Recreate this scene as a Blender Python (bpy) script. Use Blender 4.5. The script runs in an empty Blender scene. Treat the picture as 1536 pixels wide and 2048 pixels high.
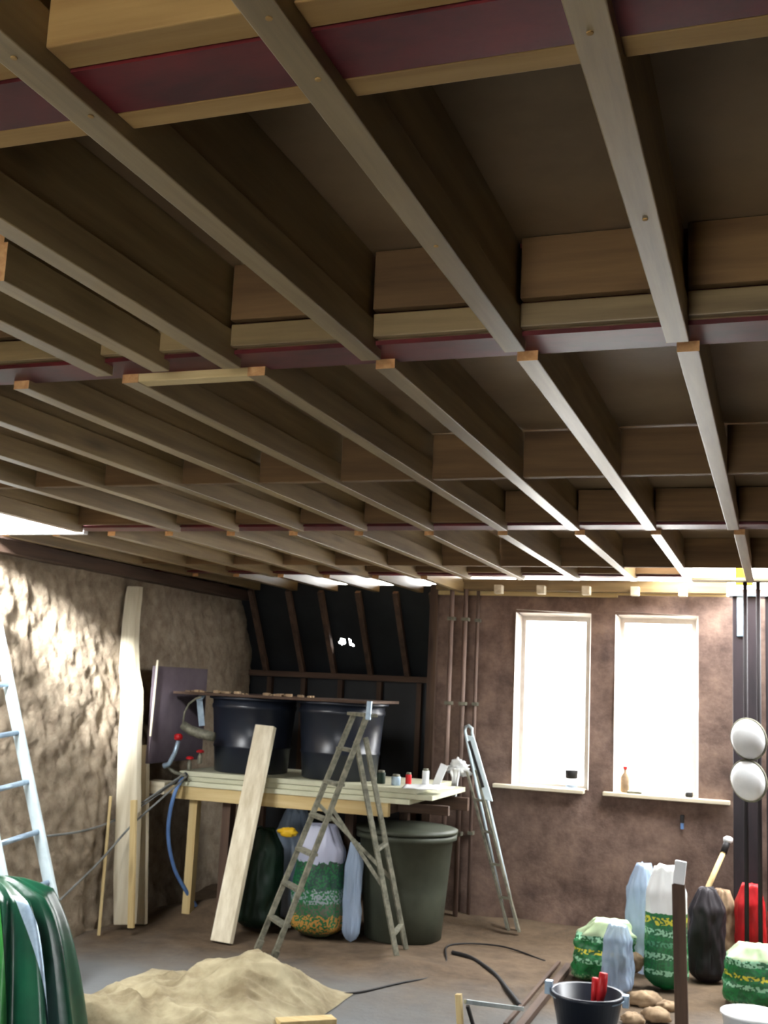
import bpy, bmesh, math, random
import numpy as np
from mathutils import Vector, Matrix, noise
random.seed(7)
S = bpy.context.scene
COL = S.collection

# ------------------------------------------------------------------ camera
F = 2200.0
def _ray(x, y): return np.array([x-768., -(y-1024.), -F])
_Y = _ray(1555, 1408); _Y /= np.linalg.norm(_Y)
_X = -_ray(-5500, 1080); _X -= (_X@_Y)*_Y; _X /= np.linalg.norm(_X)
_Z = np.cross(_X, _Y)
R3 = np.array([_X, _Y, _Z]); CAM = np.array([0., 0., 1.6])
def onY(x, y, d):
    r = R3@_ray(x, y); return Vector(CAM+r*(d/r[1]))
def onX(x, y, d):
    r = R3@_ray(x, y); return Vector(CAM+r*(d/r[0]))
def onZ(x, y, d):
    r = R3@_ray(x, y); return Vector(CAM+r*((d-1.6)/r[2]))
cd = bpy.data.cameras.new('camera'); cam = bpy.data.objects.new('camera', cd); COL.objects.link(cam)
m4 = Matrix([list(R3[i])+[CAM[i]] for i in range(3)]+[[0, 0, 0, 1]])
cam.matrix_world = m4
cd.sensor_fit = 'VERTICAL'; cd.sensor_height = 36; cd.lens = F/2048*36; cd.clip_start = .02
cd.dof.use_dof = True; cd.dof.focus_distance = .55; cd.dof.aperture_fstop = 52   # slightly out of focus phone shot
S.camera = cam

# ------------------------------------------------------------------ sky, exposure
SKY = 34.0
w = bpy.data.worlds.new('overcast'); S.world = w; w.use_nodes = True
bg = w.node_tree.nodes['Background']; bg.inputs[0].default_value = (.97, .99, 1.0, 1); bg.inputs[1].default_value = SKY
S.view_settings.view_transform = 'Standard'; S.view_settings.look = 'None'
S.view_settings.gamma = 1; S.view_settings.use_curve_mapping = False
S.view_settings.exposure = 0.0
def portal(loc, d, sx, sy):
    l = bpy.data.lights.new('sky_portal', 'AREA'); l.shape = 'RECTANGLE'; l.size = sx; l.size_y = sy
    l.cycles.is_portal = True
    o = bpy.data.objects.new('sky_portal', l); COL.objects.link(o); o.location = loc
    o.rotation_euler = Vector(d).to_track_quat('-Z', 'Y').to_euler()
portal((-1.49, 8.12, 1.55), (0, -1, 0), .62, 1.3)
portal((-.78, 8.12, 1.55), (0, -1, 0), .62, 1.3)
portal((-3.65, 3.5, 2.6), (0, 0, -1), .72, 2.5)
portal((.6, 7.1, 2.6), (0, 0, -1), 2.2, 1.8)
portal((-.55, -2.7, 1.07), (0, 1, 0), .6, 2.0)
sl = bpy.data.lights.new('sun', 'SUN'); sl.energy = 60; sl.angle = math.radians(12); sl.color = (.96, .985, 1)
so = bpy.data.objects.new('sun', sl); COL.objects.link(so); so.rotation_euler = Vector((-.27, 1, -.42)).to_track_quat('-Z', 'Y').to_euler()

# ------------------------------------------------------------------ materials
def _mat(name):
    m = bpy.data.materials.new(name); m.use_nodes = True; nt = m.node_tree
    return m, nt, nt.nodes['Principled BSDF']
def rgb(c): return tuple(((v/255.)/12.92 if v/255. <= .04045 else ((v/255.+.055)/1.055)**2.4) for v in c)+(1,)
def mat(name, c1, c2=None, rough=.8, scale=(6, 6, 6), det=6, bump=.2, metal=0, dist=.01, vary=.12, spec=.3, lo=.35, hi=.65, c3=None, trans=0, alpha=1, coat=0, nrough=.6):
    m, nt, b = _mat(name); N = nt.nodes; L = nt.links
    c2 = c2 or tuple(max(0, v*.75) for v in c1)
    tc = N.new('ShaderNodeTexCoord'); mp = N.new('ShaderNodeMapping'); mp.inputs['Scale'].default_value = scale
    oi = N.new('ShaderNodeObjectInfo'); va = N.new('ShaderNodeVectorMath'); va.operation = 'ADD'
    mu = N.new('ShaderNodeMath'); mu.operation = 'MULTIPLY'; mu.inputs[1].default_value = 37.
    L.new(oi.outputs['Random'], mu.inputs[0])
    L.new(tc.outputs['Object'], mp.inputs[0]); L.new(mp.outputs[0], va.inputs[0]); L.new(mu.outputs[0], va.inputs[1])
    no = N.new('ShaderNodeTexNoise'); no.inputs['Scale'].default_value = 1; no.inputs['Detail'].default_value = det; no.inputs['Roughness'].default_value = nrough
    L.new(va.outputs[0], no.inputs['Vector'])
    cr = N.new('ShaderNodeValToRGB'); e = cr.color_ramp.elements
    e[0].position = lo; e[0].color = rgb(c2); e[1].position = hi; e[1].color = rgb(c1)
    if c3: x = e.new((lo+hi)/2); x.color = rgb(c3)
    L.new(no.outputs['Fac'], cr.inputs[0])
    hs = N.new('ShaderNodeHueSaturation'); mr = N.new('ShaderNodeMapRange')
    mr.inputs['To Min'].default_value = 1-vary; mr.inputs['To Max'].default_value = 1+vary
    L.new(oi.outputs['Random'], mr.inputs[0]); L.new(mr.outputs[0], hs.inputs['Value']); L.new(cr.outputs[0], hs.inputs['Color'])
    L.new(hs.outputs[0], b.inputs['Base Color'])
    b.inputs['Roughness'].default_value = rough; b.inputs['Metallic'].default_value = metal
    b.inputs['Specular IOR Level'].default_value = spec
    b.inputs['Transmission Weight'].default_value = trans; b.inputs['Alpha'].default_value = alpha
    b.inputs['Coat Weight'].default_value = coat
    if bump:
        bp = N.new('ShaderNodeBump'); bp.inputs['Strength'].default_value = bump; bp.inputs['Distance'].default_value = dist
        L.new(no.outputs['Fac'], bp.inputs['Height']); L.new(bp.outputs[0], b.inputs['Normal'])
    return m
def wood(name, c1, c2, axis, rough=.75, bump=.15, knots=True, vary=.15, spec=.3):
    sc = [22., 22., 22.]; sc['XYZ'.index(axis)] = 1.4
    m = mat(name, c1, c2, rough, tuple(sc), 5, bump, vary=vary, dist=.004, lo=.3, hi=.7, spec=spec)
    if knots:
        nt = m.node_tree; N = nt.nodes; L = nt.links; b = N['Principled BSDF']
        src = b.inputs['Base Color'].links[0].from_socket
        tc = N.new('ShaderNodeTexCoord'); mp = N.new('ShaderNodeMapping'); s2 = [16., 16., 16.]; s2['XYZ'.index(axis)] = 3.3
        mp.inputs['Scale'].default_value = s2; L.new(tc.outputs['Object'], mp.inputs[0])
        vo = N.new('ShaderNodeTexVoronoi'); vo.inputs['Scale'].default_value = .55; L.new(mp.outputs[0], vo.inputs['Vector'])
        cr = N.new('ShaderNodeValToRGB'); cr.color_ramp.elements[0].position = .05; cr.color_ramp.elements[0].color = (.3, .25, .2, 1)
        cr.color_ramp.elements[1].position = .22; cr.color_ramp.elements[1].color = (1, 1, 1, 1)
        L.new(vo.outputs['Distance'], cr.inputs[0])
        mx = N.new('ShaderNodeMix'); mx.data_type = 'RGBA'; mx.blend_type = 'MULTIPLY'; mx.inputs[0].default_value = .6
        L.new(src, mx.inputs[6]); L.new(cr.outputs[0], mx.inputs[7]); L.new(mx.outputs[2], b.inputs['Base Color'])
    return m
M = {}
for a in 'XYZ':
    M['joist'+a] = wood('treated timber '+a, (150, 128, 88), (108, 88, 56), a, rough=.43, spec=.5)
    M['ochre'+a] = wood('ochre packing timber '+a, (164, 132, 80), (130, 98, 54), a)
    M['block'+a] = wood('brown blocking timber '+a, (120, 92, 58), (88, 64, 38), a)
    M['pale'+a] = wood('fresh sawn timber '+a, (206, 186, 138), (180, 154, 104), a, vary=.06)
    M['white'+a] = wood('pale weathered plank '+a, (226, 218, 196), (190, 178, 150), a, vary=.05, knots=False)
    M['dark'+a] = wood('dark dusty timber '+a, (96, 76, 62), (66, 50, 42), a)
M['endgrain'] = mat('orange end grain', (205, 160, 110), (180, 132, 84), .8, (60, 60, 60))
M['steel'] = mat('maroon primed steel', (98, 26, 28), (64, 16, 18), .5, (5, 9, 9), spec=.3, bump=.08)
M['deck'] = mat('brown deck board', (140, 116, 84), (116, 94, 66), .6, (2.2, 2.2, 2.2), bump=.1, spec=.35)
M['cob'] = mat('rough straw clay', (180, 165, 143), (128, 111, 93), .95, (9, 9, 9), 10, .9, dist=.03, lo=.3, hi=.7, nrough=.7)
M['cobdark'] = mat('brown clay wall', (130, 108, 96), (84, 68, 62), .95, (5, 5, 5), 9, .6, dist=.015, nrough=.7)
M['earth'] = mat('trodden earth', (116, 98, 76), (86, 70, 54), .95, (7, 7, 7), 10, .7, dist=.02, nrough=.7)
M['limewash'] = mat('limewashed reveal', (232, 226, 218), (214, 206, 196), .9, (9, 9, 9), bump=.2)
M['darkwall'] = mat('dark stained boarding', (70, 58, 50), (50, 42, 36), .9, (3, 3, 3))
M['pipe'] = mat('dusty pipe', (134, 114, 104), (104, 86, 78), .6, (9, 9, 3))
M['membrane'] = mat('black building membrane', (34, 38, 42), (24, 27, 31), .55, (4, 4, 4), 4, .3, dist=.02, spec=.4)
M['blackplastic'] = mat('black plastic', (34, 40, 52), (26, 31, 42), .32, (3, 3, 3), 3, .05, spec=.5)
M['alu'] = mat('dull aluminium', (190, 200, 200), (160, 170, 170), .38, (20, 20, 3), metal=.75, bump=.05)
M['dirtyalu'] = mat('paint splashed aluminium', (140, 138, 122), (96, 96, 84), .6, (25, 25, 25), metal=.35, bump=.1)
M['bluewhite'] = mat('white enamelled ladder', (214, 230, 236), (190, 206, 212), .45, (9, 9, 9), bump=.05)
M['galv'] = mat('galvanised strap', (170, 190, 205), (140, 160, 180), .4, (20, 20, 20), metal=.5, bump=.05)
M['greentarp'] = mat('dark green tarpaulin', (24, 84, 58), (10, 44, 34), .3, (3, 3, 3), 5, .25, dist=.02, spec=.6)
M['greenhighlight'] = mat('tarpaulin highlight green', (60, 140, 60), (36, 96, 48), .35, (5, 5, 5), spec=.5)
M['hessian'] = mat('dirty hessian', (158, 148, 120), (112, 100, 76), .95, (5, 5, 5), 5, .15, dist=.02)
M['white'] = mat('white plastic', (238, 240, 240), (220, 224, 226), .35, (4, 4, 4), bump=.08)
M['redp'] = mat('red plastic', (206, 36, 40), (160, 24, 30), .45, (5, 5, 5), bump=.1)
M['bluehose'] = mat('blue hose', (96, 130, 180), (80, 110, 160), .4, (9, 9, 9), bump=.02)
M['grey'] = mat('grey cable', (128, 130, 128), (100, 102, 100), .5, (9, 9, 9), bump=.02)
M['black'] = mat('black rubber', (34, 32, 32), (26, 24, 24), .6, (9, 9, 9), bump=.02)
M['greygreen'] = mat('grey green plastic tub', (70, 74, 62), (52, 56, 46), .55, (4, 4, 4), bump=.05)
M['darkgreen'] = mat('dark green plastic', (24, 46, 34), (16, 34, 26), .5, (5, 5, 5), bump=.1)
M['yellow'] = mat('yellow plastic', (224, 186, 40), (200, 150, 30), .5, (5, 5, 5), bump=.05)
M['purple'] = mat('grey purple board', (104, 94, 100), (80, 70, 78), .5, (3, 3, 3), bump=.05)
M['column'] = mat('dusty dark column', (46, 38, 42), (30, 26, 30), .6, (6, 6, 1.5), bump=.1)
M['sheet'] = mat('pale insulation sheet', (206, 206, 180), (186, 186, 160), .7, (5, 5, 5), bump=.05)
M['stone'] = mat('sandy rubble', (170, 146, 116), (120, 100, 80), .9, (9, 9, 9), 8, .6)
M['gravel'] = mat('pale outdoor gravel', (226, 222, 216), (206, 202, 196), .95, (3, 3, 3))
def thin(name, col, a, rough=.15):
    m, nt, b = _mat(name); N = nt.nodes; L = nt.links
    t = N.new('ShaderNodeBsdfTransparent'); mx = N.new('ShaderNodeMixShader'); mx.inputs[0].default_value = a
    b.inputs['Base Color'].default_value = rgb(col); b.inputs['Roughness'].default_value = rough
    L.new(t.outputs[0], mx.inputs[1]); L.new(b.outputs[0], mx.inputs[2]); L.new(mx.outputs[0], N['Material Output'].inputs[0]); return m
M['glass'] = thin('window glass', (220, 230, 230), .06)
M['clearbag'] = thin('milky clear plastic', (170, 190, 215), .62, .25)
# floor: brown earth with a pale grey screed patch of its own colour
def floor_mat():
    m = mat('earth and screed floor', (96, 80, 62), (70, 57, 44), .95, (6, 6, 6), 10, .6, dist=.02, nrough=.7)
    nt = m.node_tree; N = nt.nodes; L = nt.links; b = N['Principled BSDF']; src = b.inputs['Base Color'].links[0].from_socket
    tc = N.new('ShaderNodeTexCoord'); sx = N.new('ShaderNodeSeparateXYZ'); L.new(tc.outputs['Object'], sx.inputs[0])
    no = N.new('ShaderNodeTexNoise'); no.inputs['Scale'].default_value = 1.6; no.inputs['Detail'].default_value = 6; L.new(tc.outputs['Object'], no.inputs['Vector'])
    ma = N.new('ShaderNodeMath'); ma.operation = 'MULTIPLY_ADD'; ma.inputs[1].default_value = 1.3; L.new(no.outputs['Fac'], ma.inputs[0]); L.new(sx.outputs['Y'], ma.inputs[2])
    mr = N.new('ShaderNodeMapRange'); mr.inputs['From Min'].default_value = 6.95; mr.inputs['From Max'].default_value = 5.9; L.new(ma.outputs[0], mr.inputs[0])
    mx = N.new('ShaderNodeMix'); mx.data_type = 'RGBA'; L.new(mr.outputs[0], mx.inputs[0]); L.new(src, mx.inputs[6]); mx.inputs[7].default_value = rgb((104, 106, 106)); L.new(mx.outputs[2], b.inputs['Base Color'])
    return m
M['floor'] = floor_mat()
def print_mat(name, base, bands, z0, z1, wob=.02):
    # flat bag print: coloured bands and broken lettering rows, fixed to the bag's own height
    m, nt, b = _mat(name); N = nt.nodes; L = nt.links
    tc = N.new('ShaderNodeTexCoord'); sx = N.new('ShaderNodeSeparateXYZ'); L.new(tc.outputs['Object'], sx.inputs[0])
    mr = N.new('ShaderNodeMapRange'); mr.inputs['From Min'].default_value = z0; mr.inputs['From Max'].default_value = z1; L.new(sx.outputs['Z'], mr.inputs[0])
    no = N.new('ShaderNodeTexNoise'); no.inputs['Scale'].default_value = 30; no.inputs['Detail'].default_value = 2; L.new(tc.outputs['Object'], no.inputs['Vector'])
    ad = N.new('ShaderNodeMath'); ad.operation = 'MULTIPLY_ADD'; ad.inputs[1].default_value = wob*2; L.new(no.outputs['Fac'], ad.inputs[0]); L.new(mr.outputs[0], ad.inputs[2])
    cr = N.new('ShaderNodeValToRGB'); cr.color_ramp.interpolation = 'CONSTANT'; e = cr.color_ramp.elements
    e[0].position = 0; e[0].color = rgb(bands[0][1]); e[1].position = bands[1][0]; e[1].color = rgb(bands[1][1])
    for p, c in bands[2:]: x = e.new(p); x.color = rgb(c)
    L.new(ad.outputs[0], cr.inputs[0]); b.inputs['Roughness'].default_value = .45
    n2 = N.new('ShaderNodeTexNoise'); n2.inputs['Scale'].default_value = 75; n2.inputs['Detail'].default_value = 0; L.new(tc.outputs['Object'], n2.inputs['Vector'])
    g = N.new('ShaderNodeMath'); g.operation = 'GREATER_THAN'; g.inputs[1].default_value = .52; L.new(n2.outputs['Fac'], g.inputs[0])
    l2 = N.new('ShaderNodeMath'); l2.operation = 'LESS_THAN'; l2.inputs[1].default_value = bands[-1][0]; L.new(ad.outputs[0], l2.inputs[0])
    ml = N.new('ShaderNodeMath'); ml.operation = 'MULTIPLY'; L.new(g.outputs[0], ml.inputs[0]); L.new(l2.outputs[0], ml.inputs[1])
    mx = N.new('ShaderNodeMix'); mx.data_type = 'RGBA'; L.new(ml.outputs[0], mx.inputs[0]); L.new(cr.outputs[0], mx.inputs[6]); mx.inputs[7].default_value = rgb((30, 100, 58)); L.new(mx.outputs[2], b.inputs['Base Color'])
    return m
G, LG, YL, W_ = (24, 120, 62), (150, 205, 170), (214, 206, 60), (236, 240, 240)
M['bagprint'] = print_mat('white bag with green print', W_, [(0, G), (.08, (30, 96, 60)), (.16, LG), (.2, G), (.28, LG), (.33, G), (.38, (80, 150, 110)), (.42, G), (.47, LG), (.52, G), (.56, YL), (.62, G), (.65, W_)], 0, .66)
M['bagprint2'] = print_mat('green and yellow printed bag', W_, [(0, (120, 150, 110)), (.2, G), (.4, LG), (.46, G), (.55, YL), (.62, G), (.75, LG), (.85, (170, 190, 150))], 0, .32, .05)
M['bagprint3'] = print_mat('dark green printed bag', W_, [(0, (96, 84, 60)), (.12, (176, 128, 60)), (.27, (80, 86, 70)), (.38, (130, 140, 145)), (.5, (34, 66, 58)), (.68, (50, 66, 60)), (.74, (160, 164, 184))], 0, .7, .06)

# ------------------------------------------------------------------ mesh helpers
class MB:
    def __init__(s): s.v = []; s.f = []; s.mi = []
    def add(s, vs, fs, mi=0):
        o = len(s.v); s.v += [tuple(p) for p in vs]; s.f += [tuple(i+o for i in q) for q in fs]; s.mi += [mi]*len(fs); return s
    def box(s, x0, x1, y0, y1, z0, z1, mi=0, b=0):
        vs = [(x, y, z) for x in (x0, x1) for y in (y0, y1) for z in (z0, z1)]
        return s.add(vs, [(0, 1, 3, 2), (4, 6, 7, 5), (0, 4, 5, 1), (2, 3, 7, 6), (0, 2, 6, 4), (1, 5, 7, 3)], mi)
    def bar(s, p0, p1, w, h, side=(1, 0, 0), mi=0):
        p0 = Vector(p0); p1 = Vector(p1); d = (p1-p0).normalized(); u = Vector(side); u = (u-d*u.dot(d)).normalized(); n = d.cross(u)
        vs = [p+u*(a*w/2)+n*(b*h/2) for p in (p0, p1) for a, b in ((-1, -1), (1, -1), (1, 1), (-1, 1))]
        return s.add(vs, [(3, 2, 1, 0), (4, 5, 6, 7), (0, 1, 5, 4), (1, 2, 6, 5), (2, 3, 7, 6), (3, 0, 4, 7)], mi)
    def tube(s, pts, r, n=8, mi=0, caps=True, closed=False):
        pts = [Vector(p) for p in pts]; k = len(pts); rs = r if isinstance(r, (list, tuple)) else [r]*k
        u = None; vs = []
        for i, p in enumerate(pts):
            d = (pts[min(i+1, k-1)]-pts[max(i-1, 0)]).normalized()
            if u is None:
                u = d.orthogonal().normalized()
            u = (u-d*u.dot(d)).normalized(); w_ = d.cross(u)
            for j in range(n):
                a = 2*math.pi*j/n; vs.append(p+(u*math.cos(a)+w_*math.sin(a))*rs[i])
        fs = [(i*n+j, i*n+(j+1) % n, (i+1)*n+(j+1) % n, (i+1)*n+j) for i in range(k-1) for j in range(n)]
        if caps: fs += [tuple(range(n-1, -1, -1)), tuple((k-1)*n+j for j in range(n))]
        return s.add(vs, fs, mi)
    def lathe(s, prof, c=(0, 0, 0), n=28, mi=0, ax=None, sx=1, sy=1):
        vs = []; c = Vector(c)
        q = Vector((0, 0, 1)).rotation_difference(Vector(ax).normalized()) if ax else None
        for r, z in prof:
            for j in range(n):
                a = 2*math.pi*j/n; p = Vector((r*math.cos(a)*sx, r*math.sin(a)*sy, z))
                if q: p = q @ p
                vs.append(c+p)
        fs = [(i*n+j, i*n+(j+1) % n, (i+1)*n+(j+1) % n, (i+1)*n+j) for i in range(len(prof)-1) for j in range(n)]
        fs += [tuple(range(n-1, -1, -1)), tuple((len(prof)-1)*n+j for j in range(n))]
        return s.add(vs, fs, mi)
    def grid(s, fn, nu, nv, mi=0):
        vs = [fn(i/nu, j/nv) for i in range(nu+1) for j in range(nv+1)]
        fs = [(i*(nv+1)+j, (i+1)*(nv+1)+j, (i+1)*(nv+1)+j+1, i*(nv+1)+j+1) for i in range(nu) for j in range(nv)]
        return s.add(vs, fs, mi)
    def build(s, name, m, parent=None, smooth=False, bevel=0, loc=None, solid=0):
        me = bpy.data.meshes.new(name); me.from_pydata(s.v, [], s.f)
        ms = m if isinstance(m, list) else [m]
        for x in ms: me.materials.append(M[x] if isinstance(x, str) else x)
        for p, i in zip(me.polygons, s.mi): p.material_index = i; p.use_smooth = smooth
        bm = bmesh.new(); bm.from_mesh(me); bmesh.ops.recalc_face_normals(bm, faces=bm.faces); bm.to_mesh(me); bm.free()
        o = bpy.data.objects.new(name, me); COL.objects.link(o)
        if smooth == 'auto': pass
        if bevel:
            b = o.modifiers.new('bevel', 'BEVEL'); b.width = bevel; b.segments = 2; b.limit_method = 'ANGLE'
        if solid:
            b = o.modifiers.new('solid', 'SOLIDIFY'); b.thickness = solid
        if parent:
            o.parent = parent
            if parent.type == 'EMPTY': o.matrix_parent_inverse = Matrix.Translation(-parent.location)
        return o
def tag(o, label=None, cat=None, group=None, kind=None):
    if label: o['label'] = label
    if cat: o['category'] = cat
    if group: o['group'] = group
    if kind: o['kind'] = kind
    return o
def thing(name, loc, label=None, cat=None, group=None, kind=None):
    o = bpy.data.objects.new(name, None); o.location = loc; o.empty_display_size = .1; COL.objects.link(o)
    return tag(o, label, cat, group, kind)
def nz(x, y, z=0, s=1.): return noise.noise(Vector((x*s, y*s, z*s)))
def fbm(x, y, z=0, s=1., o=4):
    t = 0; a = 1
    for _ in range(o): t += a*nz(x, y, z, s); s *= 2.05; a *= .5
    return t

# ------------------------------------------------------------------ shell
def fl_z(x, y):
    d = .0+.018*fbm(x, y, 3.1, 1.6)*min(1, max(0, (y-3)/3))
    d += .14*math.exp(-(((x+3.55)/.34)**2+((y-6.95)/.22)**2)) + .05*math.exp(-(((x+2.05)/.25)**2+((y-6.35)/.18)**2))
    d += .05*math.exp(-((y-7.8)/.25)**2)
    return d
mb = MB(); mb.grid(lambda u, v: (-4.15+u*6.1, -2.6+v*11.1, fl_z(-4.15+u*6.1, -2.6+v*11.1)), 120, 200)
tag(mb.build('floor', 'floor', smooth=True), kind='structure')
mb = MB(); mb.box(-30, 30, -30, 40, -.6, -.45); tag(mb.build('ground', 'gravel'), kind='structure')

# left wall: undulating daubed clay, with real relief
def lw(u, v):
    y = -2.6+u*10.85; z = -.05+v*2.33
    n = .035*fbm(0, y, z, 1.3, 3)
    if y > 4: n += .016*fbm(5, y*1.0+z*.8, (z-y*.6)*.55, 11, 3)+.012*max(0, nz(9, y+z*.6, (z-y*.6)*.5, 17))
    return (-4.07+n, y, z)
wl = tag(MB().grid(lw, 640, 190).build('wall_left', 'cob', smooth=True), kind='structure')
MB().box(-4.5, -4.15, -2.6, 8.6, -.1, 2.47).build('wall_core', 'cobdark', wl)
MB().box(-4.2, -3.97, 4.82, 7.95, 2.225, 2.298).build('wall_plate', 'darkY', wl)

# far wall with two splayed window openings
YF = 7.85; WT = .3
xs = [(-1.745, -1.265), (-1.035, -.535)]; WZ0, WZ1 = .95, 2.14; SP = .03
mb = MB()
def wallpiece(x0, x1, z0, z1): mb.box(x0, x1, YF, YF+WT, z0, z1)
wallpiece(-2.36, xs[0][0]-SP, -.05, 2.36); wallpiece(xs[0][1]+SP, xs[1][0]-SP, -.05, 2.36); wallpiece(xs[1][1]+SP, 1.95, -.05, 2.36)
for a, b in xs: wallpiece(a-SP, b+SP, -.05, WZ0); wallpiece(a-SP, b+SP, WZ1+.03, 2.36)
wf = tag(mb.build('wall_far', 'cobdark'), kind='structure')
# uneven plaster skin over the inner face, cut round the windows
def skin(x0, x1, z0, z1, nx, nz_):
    def f(u, v):
        x = x0+u*(x1-x0); z = z0+v*(z1-z0); return (x, YF-.012-.012*fbm(x, 9, z, 2.2, 4), z)
    sk.grid(f, nx, nz_)
sk = MB()
skin(-2.36, xs[0][0]-SP, 0, 2.36, 16, 50); skin(xs[0][1]+SP, xs[1][0]-SP, 0, 2.36, 8, 50); skin(xs[1][1]+SP, 1.95, 0, 2.36, 40, 50)
for a, b in xs: skin(a-SP, b+SP, 0, WZ0, 14, 24); skin(a-SP, b+SP, WZ1+.03, 2.36, 14, 6)
sk.build('plaster', 'cobdark', wf, smooth=True)
for i, (a, b) in enumerate(xs):
    win = thing('window_%d' % (i+1), ((a+b)/2, YF+.15, WZ0), kind='structure')
    m2 = MB(); y1 = YF+.12; y0 = YF-.02
    m2.add([(a-SP, y0, WZ0), (a-SP, y0, WZ1+.03), (a, y1, WZ1), (a, y1, WZ0)], [(0, 1, 2, 3)])
    m2.add([(b+SP, y0, WZ0), (b+SP, y0, WZ1+.03), (b, y1, WZ1), (b, y1, WZ0)], [(0, 1, 2, 3)])
    m2.add([(a-SP, y0, WZ1+.05), (b+SP, y0, WZ1+.03), (b, y1, WZ1), (a, y1, WZ1)], [(0, 1, 2, 3)])
    m2.build('reveal', 'limewash', win)
    m2 = MB(); t = .022
    for q in ((a-.02, a+t, WZ0, WZ1+.02), (b-t, b+.02, WZ0, WZ1+.02), (a+t, b-t, WZ1-t, WZ1+.02), (a+t, b-t, WZ0, WZ0+t)): m2.box(q[0], q[1], y1-.03, y1+.03, q[2], q[3])
    m2.build('window_frame', 'limewash', win)
    MB().box(a+t, b-t, y1-.004, y1+.004, WZ0+t, WZ1-t).build('pane', 'glass', win)
    x0, x1 = ((-1.90, -1.26), (-1.13, -.30))[i]
    MB().box(x0, x1, YF-.075, y1-.02, WZ0-.022, WZ0+.004).build('window_sill', 'whiteX', win, bevel=.004)

# low recess wall with the sloping membrane over it
YR = 8.29; ZR = 1.67
wr_ = tag(MB().box(-4.3, -2.36, YR, YR+.12, -.05, ZR).build('wall_recess', 'membrane'), kind='structure')
mb = MB()
def slope(u, v):
    x = -4.25+u*1.9; zt = 2.36+.10*min(1, max(0, (-3.2-x)*4)); y = 7.9-(zt-2.36)*.6+v*(YR-7.86+(zt-2.36)*.6); z = zt+(ZR-zt)*v
    return (x, y+.012*nz(x*5, v*4), z)
mb.grid(slope, 190, 76)
hc = [(-3.247, 8.167, .030, .018), (-3.18, 8.172, .009, .018), (-3.165, 8.185, .012, .007)]
def torn(q):
    c = sum((Vector(mb.v[i]) for i in q), Vector())/len(q)
    return any(((c.x-hx)/rx)**2+((c.y-hy)/ry)**2 < 1+.7*nz(c.x*60, c.y*60) for hx, hy, rx, ry in hc)
keep = [q for q in mb.f if not torn(q)]; mb.f = keep; mb.mi = [0]*len(keep)
mb.build('roof_membrane', 'membrane', wr_, smooth=True, solid=.01)
for x in (-4.2, -3.93, -3.605, -3.33, -3.02, -2.715, -2.43):
    MB().bar((x, 7.86, 2.30), (x, YR-.045, ZR), .04, .04).build('rafter', 'darkZ', wr_)
for x in (-4.15, -3.9, -3.6, -3.28, -2.95, -2.62, -2.42):
    MB().box(x-.02, x+.02, YR-.05, YR-.002, 0, ZR-.04).build('stud', 'darkZ', wr_)
MB().box(-4.2, -2.36, YR-.07, YR-.002, ZR-.035, ZR+.01).build('wall_plate', 'darkX', wr_)
MB().box(-2.42, -2.36, 7.8, 8.4, 0, 2.36).build('cheek_board', 'darkZ', wr_)
# right and rear walls (outside the frame, one doorway lets daylight in)
tag(MB().box(1.75, 1.95, -2.6, 8.1, 0, 2.36).build('wall_right', 'darkwall'), kind='structure')
tag(MB().box(-4.3, -.85, -2.8, -2.6, 0, 2.5).box(-.25, 1.95, -2.8, -2.6, 0, 2.5).box(-.85, -.25, -2.8, -2.6, 2.1, 2.5).build('wall_rear', 'darkwall'), kind='structure')

# ------------------------------------------------------------------ ceiling
ZB = 2.30; ZD1 = 2.525; ZD2 = 2.475
ceil = thing('ceiling', (-1, 2, 2.5), kind='structure')
def dk(x0, x1, y0, y1, z): MB().box(x0+.002, x1-.002, y0+.002, y1-.002, z, z+.022).build('deck_board', 'deck', ceil)
for x0, x1 in ((-4.3, -2.85), (-2.85, -1.42), (-1.42, -.18), (-.18, 1.95)):
    dk(x0, x1, -2.7, 1.05, ZD1); dk(x0, x1, 1.05, 2.22, ZD1)
for x0, x1 in ((-3.355, -2.47), (-2.47, -1.15), (-1.15, .15), (.15, 1.95)): dk(x0, x1, 2.22, 3.58, ZD2); dk(x0, x1, 3.58, 4.78, ZD2)
for x0, x1 in ((-4.3, -2.8), (-2.8, -1.5), (-1.5, -.48)): dk(x0, x1, 4.78, 6.215, ZD2)
for x0, x1 in ((-4.3, -2.8), (-2.8, -1.5), (-1.5, -.81)): dk(x0, x1, 6.215, 7.0, ZD2); dk(x0, x1, 7.0, 8.4, ZD2)
dk(-.48, 1.95, 4.78, 6.215, ZD2)
for k in range(9): MB().box(-.81+k*.31, -.505+k*.31, 6.13, 6.15, 2.50, 3.5).build('sun_screen_board', 'darkZ', ceil)  # unseen screen added above the deck edge to block sun on the wall

def joist(x, y0, y1, ztop, zb=ZB, e0=True, name='joist'):
    j = MB()
    w2 = .0225; st = zb+.075
    # stepped section: lower strip stands 10 mm proud of the upper timber
    sec = [(x-w2, zb), (x+w2, zb), (x+w2, st), (x+w2-.009, st), (x+w2-.009, ztop), (x-w2, ztop)]
    vs = [(a, y, b) for y in (y0, y1) for a, b in sec]; n = 6
    j.add(vs, [tuple(range(n)), tuple(range(2*n-1, n-1, -1))], 1)
    j.add(vs, [(i, (i+1) % n, n+(i+1) % n, n+i) for i in range(n)], 0)
    return j.build(name, ['joistY', 'endgrain'], ceil, bevel=.002)
J1 = [-3.83, -3.5, -3.16, -2.83, -2.5, -2.17, -1.84, -1.51, -1.17, -.83, -.51, -.18, .15, .48, .81, 1.14, 1.47]
for x in J1:
    if abs(x+.18) < .01: joist(x, 1.0, 2.17, ZD1)
    else: joist(x, -2.6, 2.17, ZD1)
joist(-1.35, 1.572, 2.16, ZD1)
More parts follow.
